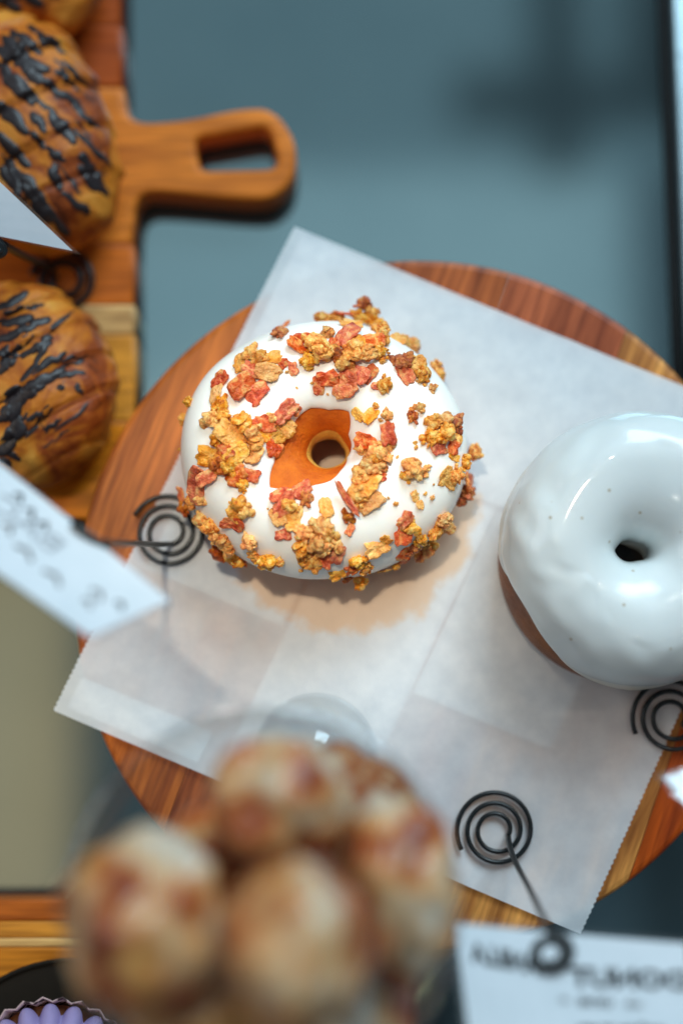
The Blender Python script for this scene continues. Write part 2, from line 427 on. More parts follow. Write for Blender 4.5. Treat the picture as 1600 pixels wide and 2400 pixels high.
def smooth_poly(pts, rad, seg=6):
    """round the corners of a polygon: rad in pixels (list or number)"""
    out = []
    n = len(pts)
    for i in range(n):
        p0, p, p1 = Vector(pts[i - 1]), Vector(pts[i]), Vector(pts[(i + 1) % n])
        r = rad[i] if hasattr(rad, '__len__') else rad
        if r <= 0: out.append(tuple(p)); continue
        a = p + (p0 - p).normalized() * min(r, (p0 - p).length * 0.48)
        b_ = p + (p1 - p).normalized() * min(r, (p1 - p).length * 0.48)
        for k in range(seg + 1):
            t = k / seg
            out.append(tuple(a * (1 - t) ** 2 + p * 2 * t * (1 - t) + b_ * t * t))
    return out
hand = [(-400, 203), (287, 203), (300, 290), (430, 282), (560, 254), (640, 252), (696, 330), (690, 420), (640, 468), (560, 466),
        (400, 452), (316, 450), (312, 570), (-400, 570)]
hr = [0, 0, 60, 60, 60, 70, 70, 60, 70, 60, 60, 90, 0, 0]
hole = smooth_poly([(455, 322), (632, 292), (656, 396), (468, 400)], [22, 34, 34, 22])
curve_slab('plank', smooth_poly(hand, hr), [hole], PT, 0.002, M_woodX, paddle, (0.80, 0.235, 0.026))
for y0, y1, xr0, xr1, colr in ((-420, 58, 283, 284, (0.46, 0.085, 0.006)), (59.5, 201.5, 284, 286, (0.42, 0.075, 0.006)),
                               (571.5, 712, 312, 314, (0.70, 0.17, 0.016)), (713.5, 782, 314, 315, (0.86, 0.52, 0.20)),
                               (783.5, 985, 315, 318, (0.80, 0.33, 0.035)), (986.5, 1216, 318, 320, (0.85, 0.27, 0.010))):
    curve_slab('plank', [(-400, y0), (xr0, y0), (xr1, y1), (-400, y1)], [], PT, 0.002, M_woodX, paddle, colr, 0.0011)

# ------------------------------------------------------------------ wooden board in the lower left corner
lowb = empty('serving_board', PX(100, 2250, 0), 'honey coloured wooden board with pale stripe in the lower left corner', 'serving board')
for y0, y1, colr in ((2112, 2160, (0.50, 0.13, 0.014)), (2161, 2200, (0.72, 0.31, 0.040)), (2201, 2222, (0.80, 0.52, 0.20)), (2223, 2700, (0.68, 0.25, 0.018))):
    curve_slab('plank', [(-300, y0), (420, y0 - 4), (420, y1 - 4), (-300, y1)], [], 0.030, 0.002, M_woodX, lowb, colr, 0.0009)

# ------------------------------------------------------------------ round board of glued staves
BR = 0.1180
BC = Vector((0.0272, 0.0530, 0))
board = empty('round_board', (BC.x, BC.y, 0.0), 'round wooden board of red and pale staves under the paper', 'serving board')
du = PX(1430, 870, BZ) - PX(1470, 770, BZ); du2 = PX(1475, 2060, BZ) - PX(1545, 1840, BZ)
gdir = (du2.normalized() * 2 + du.normalized()).normalized()          # grain direction
ang = math.atan2(gdir.y, gdir.x) + math.pi / 2                         # rotation taking -Y to gdir
rot = Matrix.Rotation(ang, 3, 'Z')
def s_of(px, py):
    q = rot.inverted() @ (PX(px, py, BZ) - Vector((BC.x, BC.y, BZ))); return q.x
sA, sB, sL = s_of(1450, 820), s_of(1510, 1950), s_of(440, 1800)
print('stave seams', sA, sB, sL)
cuts = [-BR, sL, (sL + sA) / 2, sA, sB, BR]
cols = [(0.60, 0.165, 0.026), (0.52, 0.135, 0.034), (0.50, 0.125, 0.046), (0.84, 0.38, 0.095), (0.60, 0.105, 0.008)]
rings = [(-0.0024, BZ), (-0.0011, BZ - 0.0004), (-0.0003, BZ - 0.0013), (0, BZ - 0.0028), (0, BZ - 0.013), (-0.0016, BZ - 0.015)]
for k in range(5):
    s0, s1 = cuts[k], cuts[k + 1]
    vs, n = [], 40
    for dr, z in rings:
        r = BR + dr
        a = max(s0 + (0.00012 if k else 0), -r); b_ = min(s1 - (0.00012 if k < 4 else 0), r)
        ss = [a + (b_ - a) * (0.5 - 0.5 * math.cos(math.pi * i / (n - 1))) for i in range(n)]
        top = [(s, math.sqrt(max(0, r * r - s * s)), z) for s in ss]
        vs += top + [(s, -t, z) for s, t, _ in reversed(top)]
    m2 = 2 * n; fs = [tuple(range(m2))[::-1]]
    for i in range(len(rings) - 1):
        for j in range(m2):
            fs.append((i * m2 + j, i * m2 + (j + 1) % m2, (i + 1) * m2 + (j + 1) % m2, (i + 1) * m2 + j))
    fs.append(tuple((len(rings) - 1) * m2 + j for j in range(m2)))
    me = bpy.data.meshes.new('stave'); me.from_pydata(vs, [], fs); me.materials.append(M_woodY)
    bm = bmesh.new(); bm.from_mesh(me); bmesh.ops.remove_doubles(bm, verts=bm.verts, dist=1e-6)
    bmesh.ops.recalc_face_normals(bm, faces=bm.faces); bm.to_mesh(me); bm.free()
    o = bpy.data.objects.new('stave', me); lk(o, board); o.rotation_euler.z = ang; o.color = col4(cols[k])
# turned foot that lifts the round board over the paddle board
vs, nn = [], 48
for r, z in ((0.062, BZ - 0.0152), (0.066, 0.024), (0.070, 0.0205), (0.068, 0.0192)):
    vs += [(BC.x + 0.02 + r * math.cos(2 * math.pi * i / nn), BC.y - 0.01 + r * math.sin(2 * math.pi * i / nn), z) for i in range(nn)]
fs = [(i * nn + j, i * nn + (j + 1) % nn, (i + 1) * nn + (j + 1) % nn, (i + 1) * nn + j) for i in range(3) for j in range(nn)]
fs += [tuple(range(nn))[::-1], tuple(3 * nn + j for j in range(nn))]
o = mesh('foot', [(x, y, z - 0.0192 + 0.0005 if z < 0.03 else z) for x, y, z in vs], fs, M_woodY, board); o.color = (0.4, 0.15, 0.04, 1)

# ------------------------------------------------------------------ paper sheet on the board
Z1 = BZ + 0.0018
cTL, cBL, cBR = PX(690, 528, Z1), PX(125, 1665, Z1), PX(1360, 2190, Z1)
eu, ev = (cBR - cBL), (cBL - cTL)                 # u along the lower edge, v down the left edge
def sheet(name, u0, u1, v0, v1, z, m, parent, nu, nv, zig=0.0, amp=0.0008, seed=0, lab=None):
    random.seed(seed)
    vs = []
    for i in range(nu):
        for j in range(nv):
            u = u0 + (u1 - u0) * i / (nu - 1); v = v0 + (v1 - v0) * j / (nv - 1)
            zz = 0
            if zig:
                if i in (0, nu - 1): u += zig * (1 if j % 2 else -1) * (0.7 + 0.6 * random.random()) / eu.length
            p = cTL + eu * u + ev * v
            if zig: p = p + ev * (0.006 * math.sin(u * 2.6) * (1 - v))
            h = noise.noise(Vector((p.x * 22, p.y * 22, seed))) * amp + noise.noise(Vector((p.x * 60, p.y * 60, seed + 3))) * amp * 0.35
            cr = abs((u - 0.545) * eu.length)            # soft crease parallel to the left edge
            h += 0.0009 * math.exp(-cr / 0.006) if zig else 0
            d = (p.xy - BC.xy).length - BR
            if d > 0: h -= min(0.004, d * 0.10)
            vs.append((p.x, p.y, z + h))
    o = mesh(name, vs, grid_faces(nu, nv, flip=True), m, parent, loc=None if parent else (cTL + eu * .5 + ev * .5))
    return o
DC = PX(757, 1062, 0.062)                          # doughnut centre
mid = cTL + eu * .5 + ev * .5
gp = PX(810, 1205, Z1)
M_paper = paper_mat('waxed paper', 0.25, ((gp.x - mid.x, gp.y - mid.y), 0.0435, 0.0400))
M_fold = paper_mat('waxed paper fold', 0.06)
paper = empty('paper_sheet', (mid.x, mid.y, Z1), 'square white waxed paper sheet with serrated edges on the round board', 'paper')
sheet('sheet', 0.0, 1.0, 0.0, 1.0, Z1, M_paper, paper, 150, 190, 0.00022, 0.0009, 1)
for (u0, u1, v0, v1) in ((0.02, 0.985, 0.01, 0.345), (0.035, 0.30, 0.36, 0.70), (0.31, 0.555, 0.355, 0.985), (0.02, 0.27, 0.925, 0.985), (0.56, 0.82, 0.355, 0.72)):
    sheet('fold', u0, u1, v0, v1, Z1 - 0.0006, M_fold, paper, 40, 40, 0, 0.0007, 1)

# ------------------------------------------------------------------ doughnuts
def lerp_table(tab, a):
    a %= 2 * math.pi
    tab = sorted(tab)
    for i in range(len(tab)):
        a0, v0 = tab[i]; a1, v1 = tab[(i + 1) % len(tab)]
        if i == len(tab) - 1: a1 += 2 * math.pi
        aa = a if a >= a0 else a + 2 * math.pi
        if a0 <= aa <= a1:
            t = (aa - a0) / (a1 - a0); return v0 + (v1 - v0) * t
    return tab[0][1]
def spow(x, e): return math.copysign(abs(x) ** e, x)
class Donut:
    def __init__(s, c, Rm, a, b, sy, seed, tilt=(0, 0), hole_off=(0, 0), wob=0.012, low=0.9, shift=(0, 0), top=0.92, sq=0.0):
        s.sq = sq
        s.low, s.sh, s.top = low, shift, top
        s.c, s.Rm, s.a, s.b, s.sy, s.seed, s.ho, s.wob = Vector(c), Rm, a, b, sy, seed, hole_off, wob
        s.rot = Matrix.Rotation(tilt[0], 3, 'X') @ Matrix.Rotation(tilt[1], 3, 'Y')
    def pt(s, th, v, off=0.0):
        w_ = 1 + s.wob * noise.noise(Vector((math.cos(th) * 1.3, math.sin(th) * 1.3, s.seed))) * 2
        cv, sv = math.cos(v), math.sin(v)
        r = s.Rm * w_ + (s.a + off) * spow(cv, s.low if sv < 0 and cv > 0 else 0.9) * (w_ if cv > 0 else 1)
        z = (s.b + off) * spow(sv, s.top if sv > 0 else 0.92)
        k = max(0, -cv)
        g = max(0, -sv) ** 0.6 if sv < 0 else 0
        x = r * math.cos(th) + s.ho[0] * k + s.sh[0] * g; y = r * math.sin(th) * s.sy + s.ho[1] * k + s.sh[1] * g
        if s.sq: y -= r * math.sin(th) * s.sy * s.sq * k ** 3
        return s.c + s.rot @ Vector((x, y, z))
    def dough(s, name, m, parent, nt=96, nv=40):
        vs = [s.pt(2 * math.pi * i / nt, 2 * math.pi * j / nv) for i in range(nt) for j in range(nv)]
        return mesh(name, vs, grid_faces(nt, nv, True, True), m, parent)
    def shell(s, name, m, parent, vo, vi, t0, nt=220, nv=64, lump=0.0, drip=None):
        vs = []
        for i in range(nt):
            th = 2 * math.pi * i / nt
            a, b_ = vo(th), vi(th)
            for j in range(nv):
                q = j / (nv - 1); q = 0.5 - 0.5 * math.cos(math.pi * q)
                v = a + (b_ - a) * q
                e = abs(2 * q - 1); t = t0 * (max(0, 1 - e ** 9)) ** 0.5 - 0.0004 * (e > 0.999)
                p = s.pt(th, v)
                t += lump * noise.noise((p - s.c) * 55 + Vector((s.seed, 0, 0))) * (1 - e ** 4)
                if drip: t += drip(th, q)
                vs.append(s.pt(th, v, t))
        return mesh(name, vs, grid_faces(nt, nv, True, False), m, parent)

# bacon-topped doughnut
dn = empty('doughnut', (DC.x, DC.y, BZ + 0.002), 'white iced ring doughnut covered in bacon and golden crumbs', 'doughnut')
D1 = Donut((DC.x, DC.y, BZ + 0.0195), 0.0258, 0.0198, 0.0178, 0.918, 4.2, (R(-1), 0), (0.0016, -0.0008), 0.010)
MM = 0.1385e-3
hp = [(722, 974), (765, 978), (812, 985), (811, 1030), (806, 1085), (792, 1125), (770, 1152), (735, 1162), (690, 1172), (634, 1172), (640, 1110), (655, 1060), (684, 1008)]
htab = []
for x, y in hp:
    dx, dy = (x - 757) * MM, -(y - 1062) * MM / 0.918
    htab.append((math.atan2(dy, dx) % (2 * math.pi), math.hypot(dx, dy)))
def vi1(th):
    r = lerp_table(htab, th); c = (r - D1.Rm) / D1.a
    return math.acos(max(-0.975, min(0.2, -spow(abs(c), 1 / 0.9))))
def vo1(th): return R(-16 + 7 * math.sin(3 * th + 1) + 5 * math.sin(7 * th) + 3 * math.sin(13 * th + 2) - 4 * math.sin(th))
D1.dough('dough', M_dough, dn)
icing = D1.shell('icing', M_icing, dn, vo1, vi1, 0.0021, 260, 72, 0.0007)
# pale seam ring where the dough was not browned, low inside the hole
ns, rr = 72, []
vs = []
for i in range(ns):
    th = 2 * math.pi * i / ns
    for j in range(8):
        v = R(192 - 30 * j / 7) + R(3) * math.sin(3 * th)
        vs.append(D1.pt(th, v, 0.00035 * math.sin(math.pi * j / 7)))
mesh('seam', vs, grid_faces(ns, 8, True, False), M_doughpale, dn)

# glazed plain doughnut at the right
GC = PX(1505, 1288, BZ + 0.024)
gn = empty('doughnut', (GC.x, GC.y, BZ + 0.002), 'plain glossy white glazed ring doughnut at the right edge', 'doughnut')
D2 = Donut((GC.x, GC.y, BZ + 0.0260), 0.0256, 0.0189, 0.0245, 0.96, 9.1, (R(4.0), R(-2.0)), (-0.0050, -0.0012), 0.016, 0.36, (-0.0050, -0.0046), 0.66, 0.32)
D2.dough('dough', M_doughbrown, gn)
def vo2(th):
    d = (math.degrees(th) - 212 + 180) % 360 - 180
    return R(-30 + 4 * math.sin(2 * th + 0.6) + 3 * math.sin(5 * th + 2.1) + 2.5 * math.sin(9 * th) + 36 * math.exp(-(d / 40) ** 2))
def vi2(th): return R(190 + 6 * math.sin(2 * th))
def drip2(th, q): return 0.0006 * noise.noise(Vector((math.cos(th) * 4, math.sin(th) * 4, q * 9))) * (q < 0.45) + 0.0009 * max(0, math.sin(3 * th + 0.5)) * math.exp(-((q - 0.13) / 0.08) ** 2) + 0.0007 * math.exp(-((q - 0.06) / 0.04) ** 2)
D2.shell('glaze', M_glaze, gn, vo2, vi2, 0.0016, 240, 96, 0.0007, drip2)

# ------------------------------------------------------------------ bacon and crumbs on the icing
def lump_mesh(name, seed, m, flat=0.75, nug=17):
    # a crumb: many small irregular nuggets baked together into one piece
    rnd = random.Random(seed); bm = bmesh.new()
    ax = (rnd.uniform(0.85, 1.2), rnd.uniform(0.65, 0.95), flat)
    for k in range(nug):
        d = Vector((rnd.gauss(0, 1), rnd.gauss(0, 1), rnd.gauss(0, 1))).normalized()
        rad = rnd.uniform(0.20, 0.46) if k else 0.72
        c = Vector((d.x * ax[0], d.y * ax[1], d.z * ax[2])) * (rnd.uniform(0.45, 0.88) if k else 0)
        new = bmesh.ops.create_icosphere(bm, subdivisions=2, radius=1.0)['verts']
        sq = Vector((rnd.uniform(0.7, 1.35), rnd.uniform(0.7, 1.2), rnd.uniform(0.5, 0.95)))
        rt = Matrix.Rotation(rnd.uniform(0, 6.28), 3, d)
        for v in new:
            n_ = v.co.normalized(); o = Vector((seed * 3.7 + k, k * 1.3, 0))
            dd, _ = noise.voronoi(n_ * 1.3 + o)
            kk = 1.0 + 0.45 * noise.noise(n_ * 1.3 + o) + 0.35 * (0.4 - dd[0]) + 0.22 * noise.noise(n_ * 3.5 + o)
            v.co = c + rt @ Vector((n_.x * sq.x, n_.y * sq.y, n_.z * sq.z)) * (rad * kk)
    me = bpy.data.meshes.new(name); bm.to_mesh(me); bm.free(); me.materials.append(m)
    for p in me.polygons: p.use_smooth = rnd.random() < 0.6
    return me
def slab_mesh(name, seed, m, thick=0.22, long=1.5, bend=0.25):
    rnd = random.Random(seed); n_ = 22
    outl = []
    for k in range(n_):
        a = 2 * math.pi * k / n_
        r = 1 / max(abs(math.cos(a)) ** 4 + abs(math.sin(a)) ** 4, 0.1) ** 0.25
        r *= 0.86 + 0.30 * noise.noise(Vector((math.cos(a) * 1.5, math.sin(a) * 1.5, seed * 2.1))) + rnd.uniform(-0.09, 0.09)
        outl.append((r * math.cos(a) * long, r * math.sin(a) * 0.8))
    vs, fs = [], []
    levels = [(0.0, 1), (0.35, 1), (0.7, 1), (0.95, 0.9), (1.03, 0), (0.95, -0.9), (0.6, -1), (0.0, -1)]
    for f, s in levels:
        for x, y in outl:
            px, py = x * f, y * f
            h = bend * (px * px) * (1 if seed % 2 else -1) * 0.5 + 0.28 * noise.noise(Vector((px * 1.2, py * 1.7, seed))) + 0.10 * noise.noise(Vector((px * 4, py * 4, seed + 5)))
            vs.append((px, py, h + s * thick * (0.5 + 0.3 * noise.noise(Vector((px * 2, py * 2, seed + 9))))))
    for i in range(len(levels) - 1):
        for k in range(n_):
            fs.append((i * n_ + k, (i + 1) * n_ + k, (i + 1) * n_ + (k + 1) % n_, i * n_ + (k + 1) % n_))
    me = bpy.data.meshes.new(name); me.from_pydata(vs, [], fs); me.materials.append(m)
    bm = bmesh.new(); bm.from_mesh(me); bmesh.ops.remove_doubles(bm, verts=bm.verts, dist=1e-5)
    bmesh.ops.recalc_face_normals(bm, faces=bm.faces); bm.to_mesh(me); bm.free()
    for p in me.polygons: p.use_smooth = rnd.random() < 0.7
    return me
VAR = {
    'c': [lump_mesh('crumb', 1 + i, M_crumb, 0.62 + 0.06 * (i % 4)) for i in range(9)],
    'd': [lump_mesh('crumb', 21 + i, M_dark, 0.6) for i in range(4)],
    'b': [slab_mesh('bacon_bit', 31 + i, M_bacon, 0.26, 1.05 + 0.15 * (i % 3), 0.3) for i in range(7)],
    'f': [slab_mesh('flake', 51 + i, M_flake, 0.24, 1.15, 0.25) for i in range(4)] }
BITS = '''548 205 40 c;545 242 40 d;740 180 45 c;800 165 48 c;850 158 48 b 1;930 112 45 d 2;962 140 36 c 1;900 190 45 c 1;960 200 50 c 1;1000 232 45 c;905 165 40 b 3;
870 200 40 c;1010 270 40 c;760 240 34 c;850 252 52 b 1;628 300 46 b;650 262 40 c;700 290 52 c 1;742 335 52 c 1;680 362 48 c;800 340 45 d;880 332 52 c 1;930 342 50 c 1;840 382 45 c;
960 290 45 b 1;1000 335 42 c;890 290 45 c 1;780 300 40 c;760 450 55 b;722 482 36 b;840 482 55 b;890 430 45 c;950 420 42 c;1080 270 42 c;1120 282 42 c;1150 302 38 c;1090 370 45 d;
1110 422 42 c;1160 390 42 c 1;1192 442 42 c;1240 492 22 c;1262 392 42 c;1275 430 34 c;1285 368 16 d;1020 470 42 c;990 480 24 c;410 340 48 c;360 380 44 c;460 360 48 c;512 352 38 c;
490 424 50 f 1;422 412 45 c;600 402 36 b;560 380 26 c;372 478 62 b 1;268 458 38 b;425 522 52 b;250 515 38 f;270 572 48 c;228 642 48 c;290 622 44 c;300 672 36 d;130 558 32 c;100 632 34 c;
75 772 9 c;370 650 48 c;312 708 60 f 1;250 732 45 c;450 650 46 b;420 702 45 c;462 702 45 c;512 632 38 c;560 600 46 b 1;602 590 34 b;560 662 48 c;512 742 44 c;540 702 44 c;592 682 38 c;
220 802 48 c;300 782 48 b 1;270 832 52 d;342 802 45 c 1;420 792 48 c;432 742 38 c;342 892 56 b;402 892 44 b;312 852 44 c;370 942 32 c;170 925 62 b;215 898 40 b 1;178 1000 42 c;140 1012 28 c;
70 980 28 c;76 1052 34 d;190 1088 46 c;168 1130 42 c;232 1122 42 c;360 1022 48 c;392 1062 42 c;330 1112 38 b;340 1062 36 c;280 1182 44 c;312 1222 46 c;400 1190 46 c;342 1262 46 c;
240 1266 50 d;480 1272 50 c;432 1256 28 c;540 1282 28 c;350 1292 32 d;500 920 26 c;560 1030 54 b;530 1072 46 c;602 1082 46 c;640 960 46 b;662 1002 38 d;540 982 32 b;562 1160 28 c;
590 1040 36 c 1;752 1042 42 f;850 1012 62 s 1;930 940 62 c;962 1012 56 f;892 992 48 c;900 902 44 c;982 892 32 b;940 852 48 c;852 1082 32 d;950 738 42 b 1;1040 702 48 b 1;1012 792 52 c;
922 762 34 c;1062 742 28 c;972 832 38 c;990 860 34 c;900 612 32 f;960 612 38 c;1030 612 30 c;982 572 18 c;1150 622 34 d;1182 582 24 c;1240 660 44 c;1290 642 44 c;1345 652 38 d;1230 722 44 c;
1292 702 50 c 1;1350 712 44 c;1270 762 42 c;1330 762 38 c;1462 782 36 c;1422 792 28 d;1380 832 38 c;1335 802 26 f;1160 870 50 c;1122 892 34 c;1212 862 22 c;1300 892 44 c;1342 882 38 c;
1322 932 28 c;1400 922 50 b;1402 972 46 d;1432 962 32 d;1370 1002 38 d;1160 985 26 f;1182 1022 22 f;1070 1022 14 c;1240 990 12 c;1282 1090 46 c;1302 1122 42 c;1250 1142 42 c;1230 1202 38 c;
1182 1262 36 d;1222 1242 34 c;1110 1090 46 b 1;1100 1152 44 b;1142 1122 42 c;1182 1182 42 c;1152 1222 38 d;1105 1252 40 b;1100 1290 28 b;980 1222 52 f;1022 1192 28 c;722 1130 48 c;652 1160 48 c;
640 1222 46 c;702 1202 50 c 1;762 1172 44 c;802 1202 44 c;742 1262 46 b;692 1282 44 c;802 1242 38 c;862 1140 30 c;652 1272 38 c;740 1220 36 c 1;892 1282 46 c;872 1312 36 d;930 1312 32 c;
802 1342 36 f;852 1360 22 d;910 1386 36 c;1020 1330 28 f;1072 1302 24 c'''.replace('\n', '')
bvh = BVHTree.FromPolygons([icing.matrix_world @ v.co + dn.location for v in icing.data.vertices], [tuple(p.vertices) for p in icing.data.polygons])
rnd = random.Random(11)
camp = Vector((0, 0, CAMZ))
cnt = 0
VAR['s'] = [slab_mesh('bacon_bit', 77, M_bacon, 0.22, 1.5, 0.35)]
def put_bit(px, py, rpx, kind, lift):
    q = PX(px, py, DC.z)
    loc, nor, _, _ = bvh.ray_cast(camp, (q - camp).normalized())
    if loc is None or (loc - DC).length > 0.08:
        loc, nor, _, _ = bvh.find_nearest(q)
        loc = loc * 0.45 + q * 0.55
    if nor.z < 0 and (loc - DC).length < 0.04: nor = -nor
    nor = (nor + Vector((0, 0, 0.35))).normalized()
    r = rpx * 0.1385e-3 * 1.2
    if kind == 'c' and rpx > 12: kind = rnd.choice('cccccccbff')
    me = rnd.choice(VAR[kind])
    o = bpy.data.objects.new(me.name, me); lk(o, dn)
    sc = r * rnd.uniform(0.88, 1.1)
    o.scale = (sc, sc * rnd.uniform(0.85, 1.1), sc * rnd.uniform(0.75, 1.1))
    if kind == 's': o.scale = (sc, sc * 0.36, sc * 0.9)
    q0 = Vector((0, 0, 1)).rotation_difference(nor)
    spin = Matrix.Rotation(rnd.uniform(0, 6.28) if kind != 's' else R(-56), 3, 'Z')
    wob = Matrix.Rotation(rnd.uniform(-0.35, 0.35), 3, 'X') @ Matrix.Rotation(rnd.uniform(-0.35, 0.35), 3, 'Y')
    o.rotation_euler = (q0.to_matrix() @ wob @ spin).to_euler()
    h = 0.26 * r if kind in 'cd' else 0.16 * r
    o.location = loc + nor * (h + lift * 0.0016) - dn.location
for ent in BITS.split(';'):
    e = ent.split()
    put_bit(380 + float(e[0]) / 1.96, 660 + float(e[1]) / 1.96, float(e[2]) / 1.96, e[3], int(e[4]) if len(e) > 4 else 0)
for k in range(26):
    a, rr_ = rnd.uniform(0, 6.28), rnd.uniform(150, 320)
    put_bit(757 + rr_ * math.cos(a), 1062 + rr_ * math.sin(a) * 0.9, rnd.uniform(2.5, 6.5), rnd.choice('ccf'), 0)

# ------------------------------------------------------------------ wire card holders and cards
def holder(cpx, z, rad, stem_px, ztop, phase, clip_r, clip_ax, label, grp='wire card holders', turn=1, wr=0.00082, turns=2.65):
    c = PX(cpx[0], cpx[1], z)
    t = empty('card_holder', (c.x, c.y, z), label, 'card holder', grp)
    zc = z + wr + 0.0003
    pts = []
    r_in = rad * 0.30; n_ = 150
    for i in range(n_):
        q = i / (n_ - 1); a = phase + turn * q * turns * 2 * math.pi
        r = r_in + (rad - wr - r_in) * q
        pts.append(Vector((c.x + r * math.cos(a), c.y + r * math.sin(a), zc)))
    vs, fs = tube(pts, wr, 10); mesh('base_spiral', vs, fs, M_wire, t)
    top = PX(stem_px[0], stem_px[1], ztop)
    p0 = pts[0]; tan = (pts[0] - pts[1]).normalized()
    st = []
    for i in range(24):
        q = i / 23
        p = p0.lerp(top, q) + Vector((0, 0, 0.0)) + tan * (0.006 * math.sin(math.pi * q) * math.exp(-q * 4))
        st.append(p)
    vs, fs = tube(st, wr * 1.15, 10); mesh('stem', vs, fs, M_wire, t)
    u, v = (Vector(a).normalized() for a in clip_ax)
    cp = []
    for i in range(110):
        q = i / 109; a = q * 2.6 * 2 * math.pi
        r = clip_r * (1 - 0.62 * q)
        cp.append(top + v * (clip_r * 0.0) + u * (r * math.sin(a)) + v * (clip_r - r * math.cos(a)) * 0.9 + u.cross(v) * (0.0022 * q))
    vs, fs = tube(cp, wr * 1.1, 10); mesh('clip_spiral', vs, fs, M_wire, t)
    return t, top
def card(name, corners, label, grp='price cards on wire holders', n_=14, bow=0.0, lam=0.0016, mat=None):
    """corners TL, TR, BR, BL as world points"""
    tl, tr, br, bl = [Vector(p) for p in corners]
    mid_ = (tl + tr + br + bl) / 4
    t = empty(name, mid_, label, 'card', grp)
    nrm = (bl - tl).cross(tr - tl).normalized()
    if nrm.z < 0: nrm = -nrm
    def S_(u, v, off=0.0):
        p = (tl * (1 - u) + tr * u) * (1 - v) + (bl * (1 - u) + br * u) * v
        return p + nrm * (off + bow * math.sin(math.pi * u))
    def slab(nm, e, z0, z1, m):
        vs = []
        eu_, ev_ = e / (tr - tl).length, e / (bl - tl).length
        for zz in (z0, z1):
            for i in range(n_):
                for j in range(4):
                    vs.append(S_(-eu_ + (1 + 2 * eu_) * i / (n_ - 1), -ev_ + (1 + 2 * ev_) * j / 3, zz))
        k = n_ * 4
        fs = grid_faces(n_, 4) + grid_faces(n_, 4, off=k, flip=True)
        rim = [i * 4 for i in range(n_)] + [(n_ - 1) * 4 + j for j in range(1, 4)] + [i * 4 + 3 for i in range(n_ - 2, -1, -1)] + [j for j in (2, 1)]
        for a in range(len(rim)):
            b_ = rim[(a + 1) % len(rim)]; fs.append((rim[a], b_, b_ + k, rim[a] + k))
        return mesh(nm, vs, fs, m, t, smooth=False)
    slab('card_face', 0.0, -0.00018, 0.00018, mat or M_card)
    slab('laminate', lam, -0.00032, 0.00032, M_lam)
    return t, S_
def lettering(t, S_, text, u0, v0, u1, hgt, mirror, m=None, slant=0.0, bold=0.02):
    """text laid on the card between u0 and u1 with its head at v0, hgt tall (fractions of the card)"""
    cu = bpy.data.curves.new('lettering', 'FONT'); cu.body = text; cu.offset = bold; cu.resolution_u = 3
    o = bpy.data.objects.new('lettering', cu); C.objects.link(o); bpy.context.view_layer.update()
    me = bpy.data.meshes.new_from_object(o.evaluated_get(bpy.context.evaluated_depsgraph_get()))
    bpy.data.objects.remove(o); bpy.data.curves.remove(cu)
    xs = [v.co.x for v in me.vertices]; ys = [v.co.y for v in me.vertices]
    x0, x1, y0, y1 = min(xs), max(xs), min(ys), max(ys)
    for v in me.vertices:
        q = (v.co.x - x0) / (x1 - x0); h = (v.co.y - y0) / (y1 - y0)
        if mirror: q = 1 - q
        v.co = S_(u0 + (u1 - u0) * q, v0 + (1 - h) * hgt + slant * q, 0.0005) - t.location
    me.materials.clear(); me.materials.append(m or M_ink)
    o = bpy.data.objects.new('lettering', me); lk(o, t); return o
def scribble(t, S_, pts, wid, m):
    vs, fs = tube([S_(u, v, 0.0004) for u, v in pts], wid, 6); mesh('lettering', vs, fs, m, t)

# front holder and its card at the lower right
h3, top3 = holder((1162, 1945), Z1 + 0.0008, 0.0142, (1288, 2186), 0.140, R(-25), 0.0062, ((1, 0.05, 0), (0, -0.75, 0.35)),
                  'black wire spiral holder on the paper in front of the glazed doughnut')
zc = 0.1400
c3, S3 = card('price_card', (PX(1066, 2164, zc), PX(1606, 2212, zc), PX(1640, 2520, zc + 0.012), PX(1110, 2520, zc + 0.012)),
              'white lettered card in the lower right corner', bow=-0.0010)
lettering(c3, S3, 'VANILLA', 0.05, 0.115, 0.40, 0.14, True, slant=0.075, bold=0.045)
lettering(c3, S3, 'DONUT', 0.475, 0.235, 0.985, 0.15, True, slant=-0.02, bold=0.04)
lettering(c3, S3, 'one', 0.50, 0.455, 0.65, 0.06, True)
lettering(c3, S3, 'with', 0.42, 0.455, 0.46, 0.045, True, M_inkgrey); lettering(c3, S3, 'milk', 0.70, 0.46, 0.78, 0.05, True, M_inkgrey)
lettering(c3, S3, 'glaze', 0.48, 0.63, 0.88, 0.10, True)

# left holder and its card
h2, top2 = holder((396, 1248), Z1 + 0.0006, 0.0138, (244, 1272), 0.1440, R(-80), 0.0050, ((0.80, -0.55, 0.12), (-0.5, 0.30, 0.25)),
                  'black wire spiral holder beside the bacon doughnut', turn=1)
c2, S2 = card('price_card', (PX(-330, 830, 0.128), PX(398, 1408, 0.150), PX(212, 1494, 0.166), PX(-500, 1010, 0.150)),
              'white card leaning left of the bacon doughnut', bow=0.0008)
lettering(c2, S2, 'BACON', 0.36, 0.24, 0.74, 0.22, True, M_inkpale, bold=0.0)
for u, v, l, m in ((0.57, 0.16, 0.014, M_ink), (0.62, 0.22, 0.014, M_ink), (0.67, 0.24, 0.012, M_ink), (0.62, 0.52, 0.018, M_inkgrey), (0.70, 0.62, 0.03, M_inkgrey),
                   (0.90, 0.50, 0.02, M_inkgrey), (0.955, 0.44, 0.012, M_ink), (0.91, 0.66, 0.014, M_inkgrey), (0.80, 0.66, 0.03, M_inkgrey)):
    scribble(c2, S2, [(u - l, v + 0.02), (u, v - 0.03), (u + l, v + 0.05)], 0.0006, m)

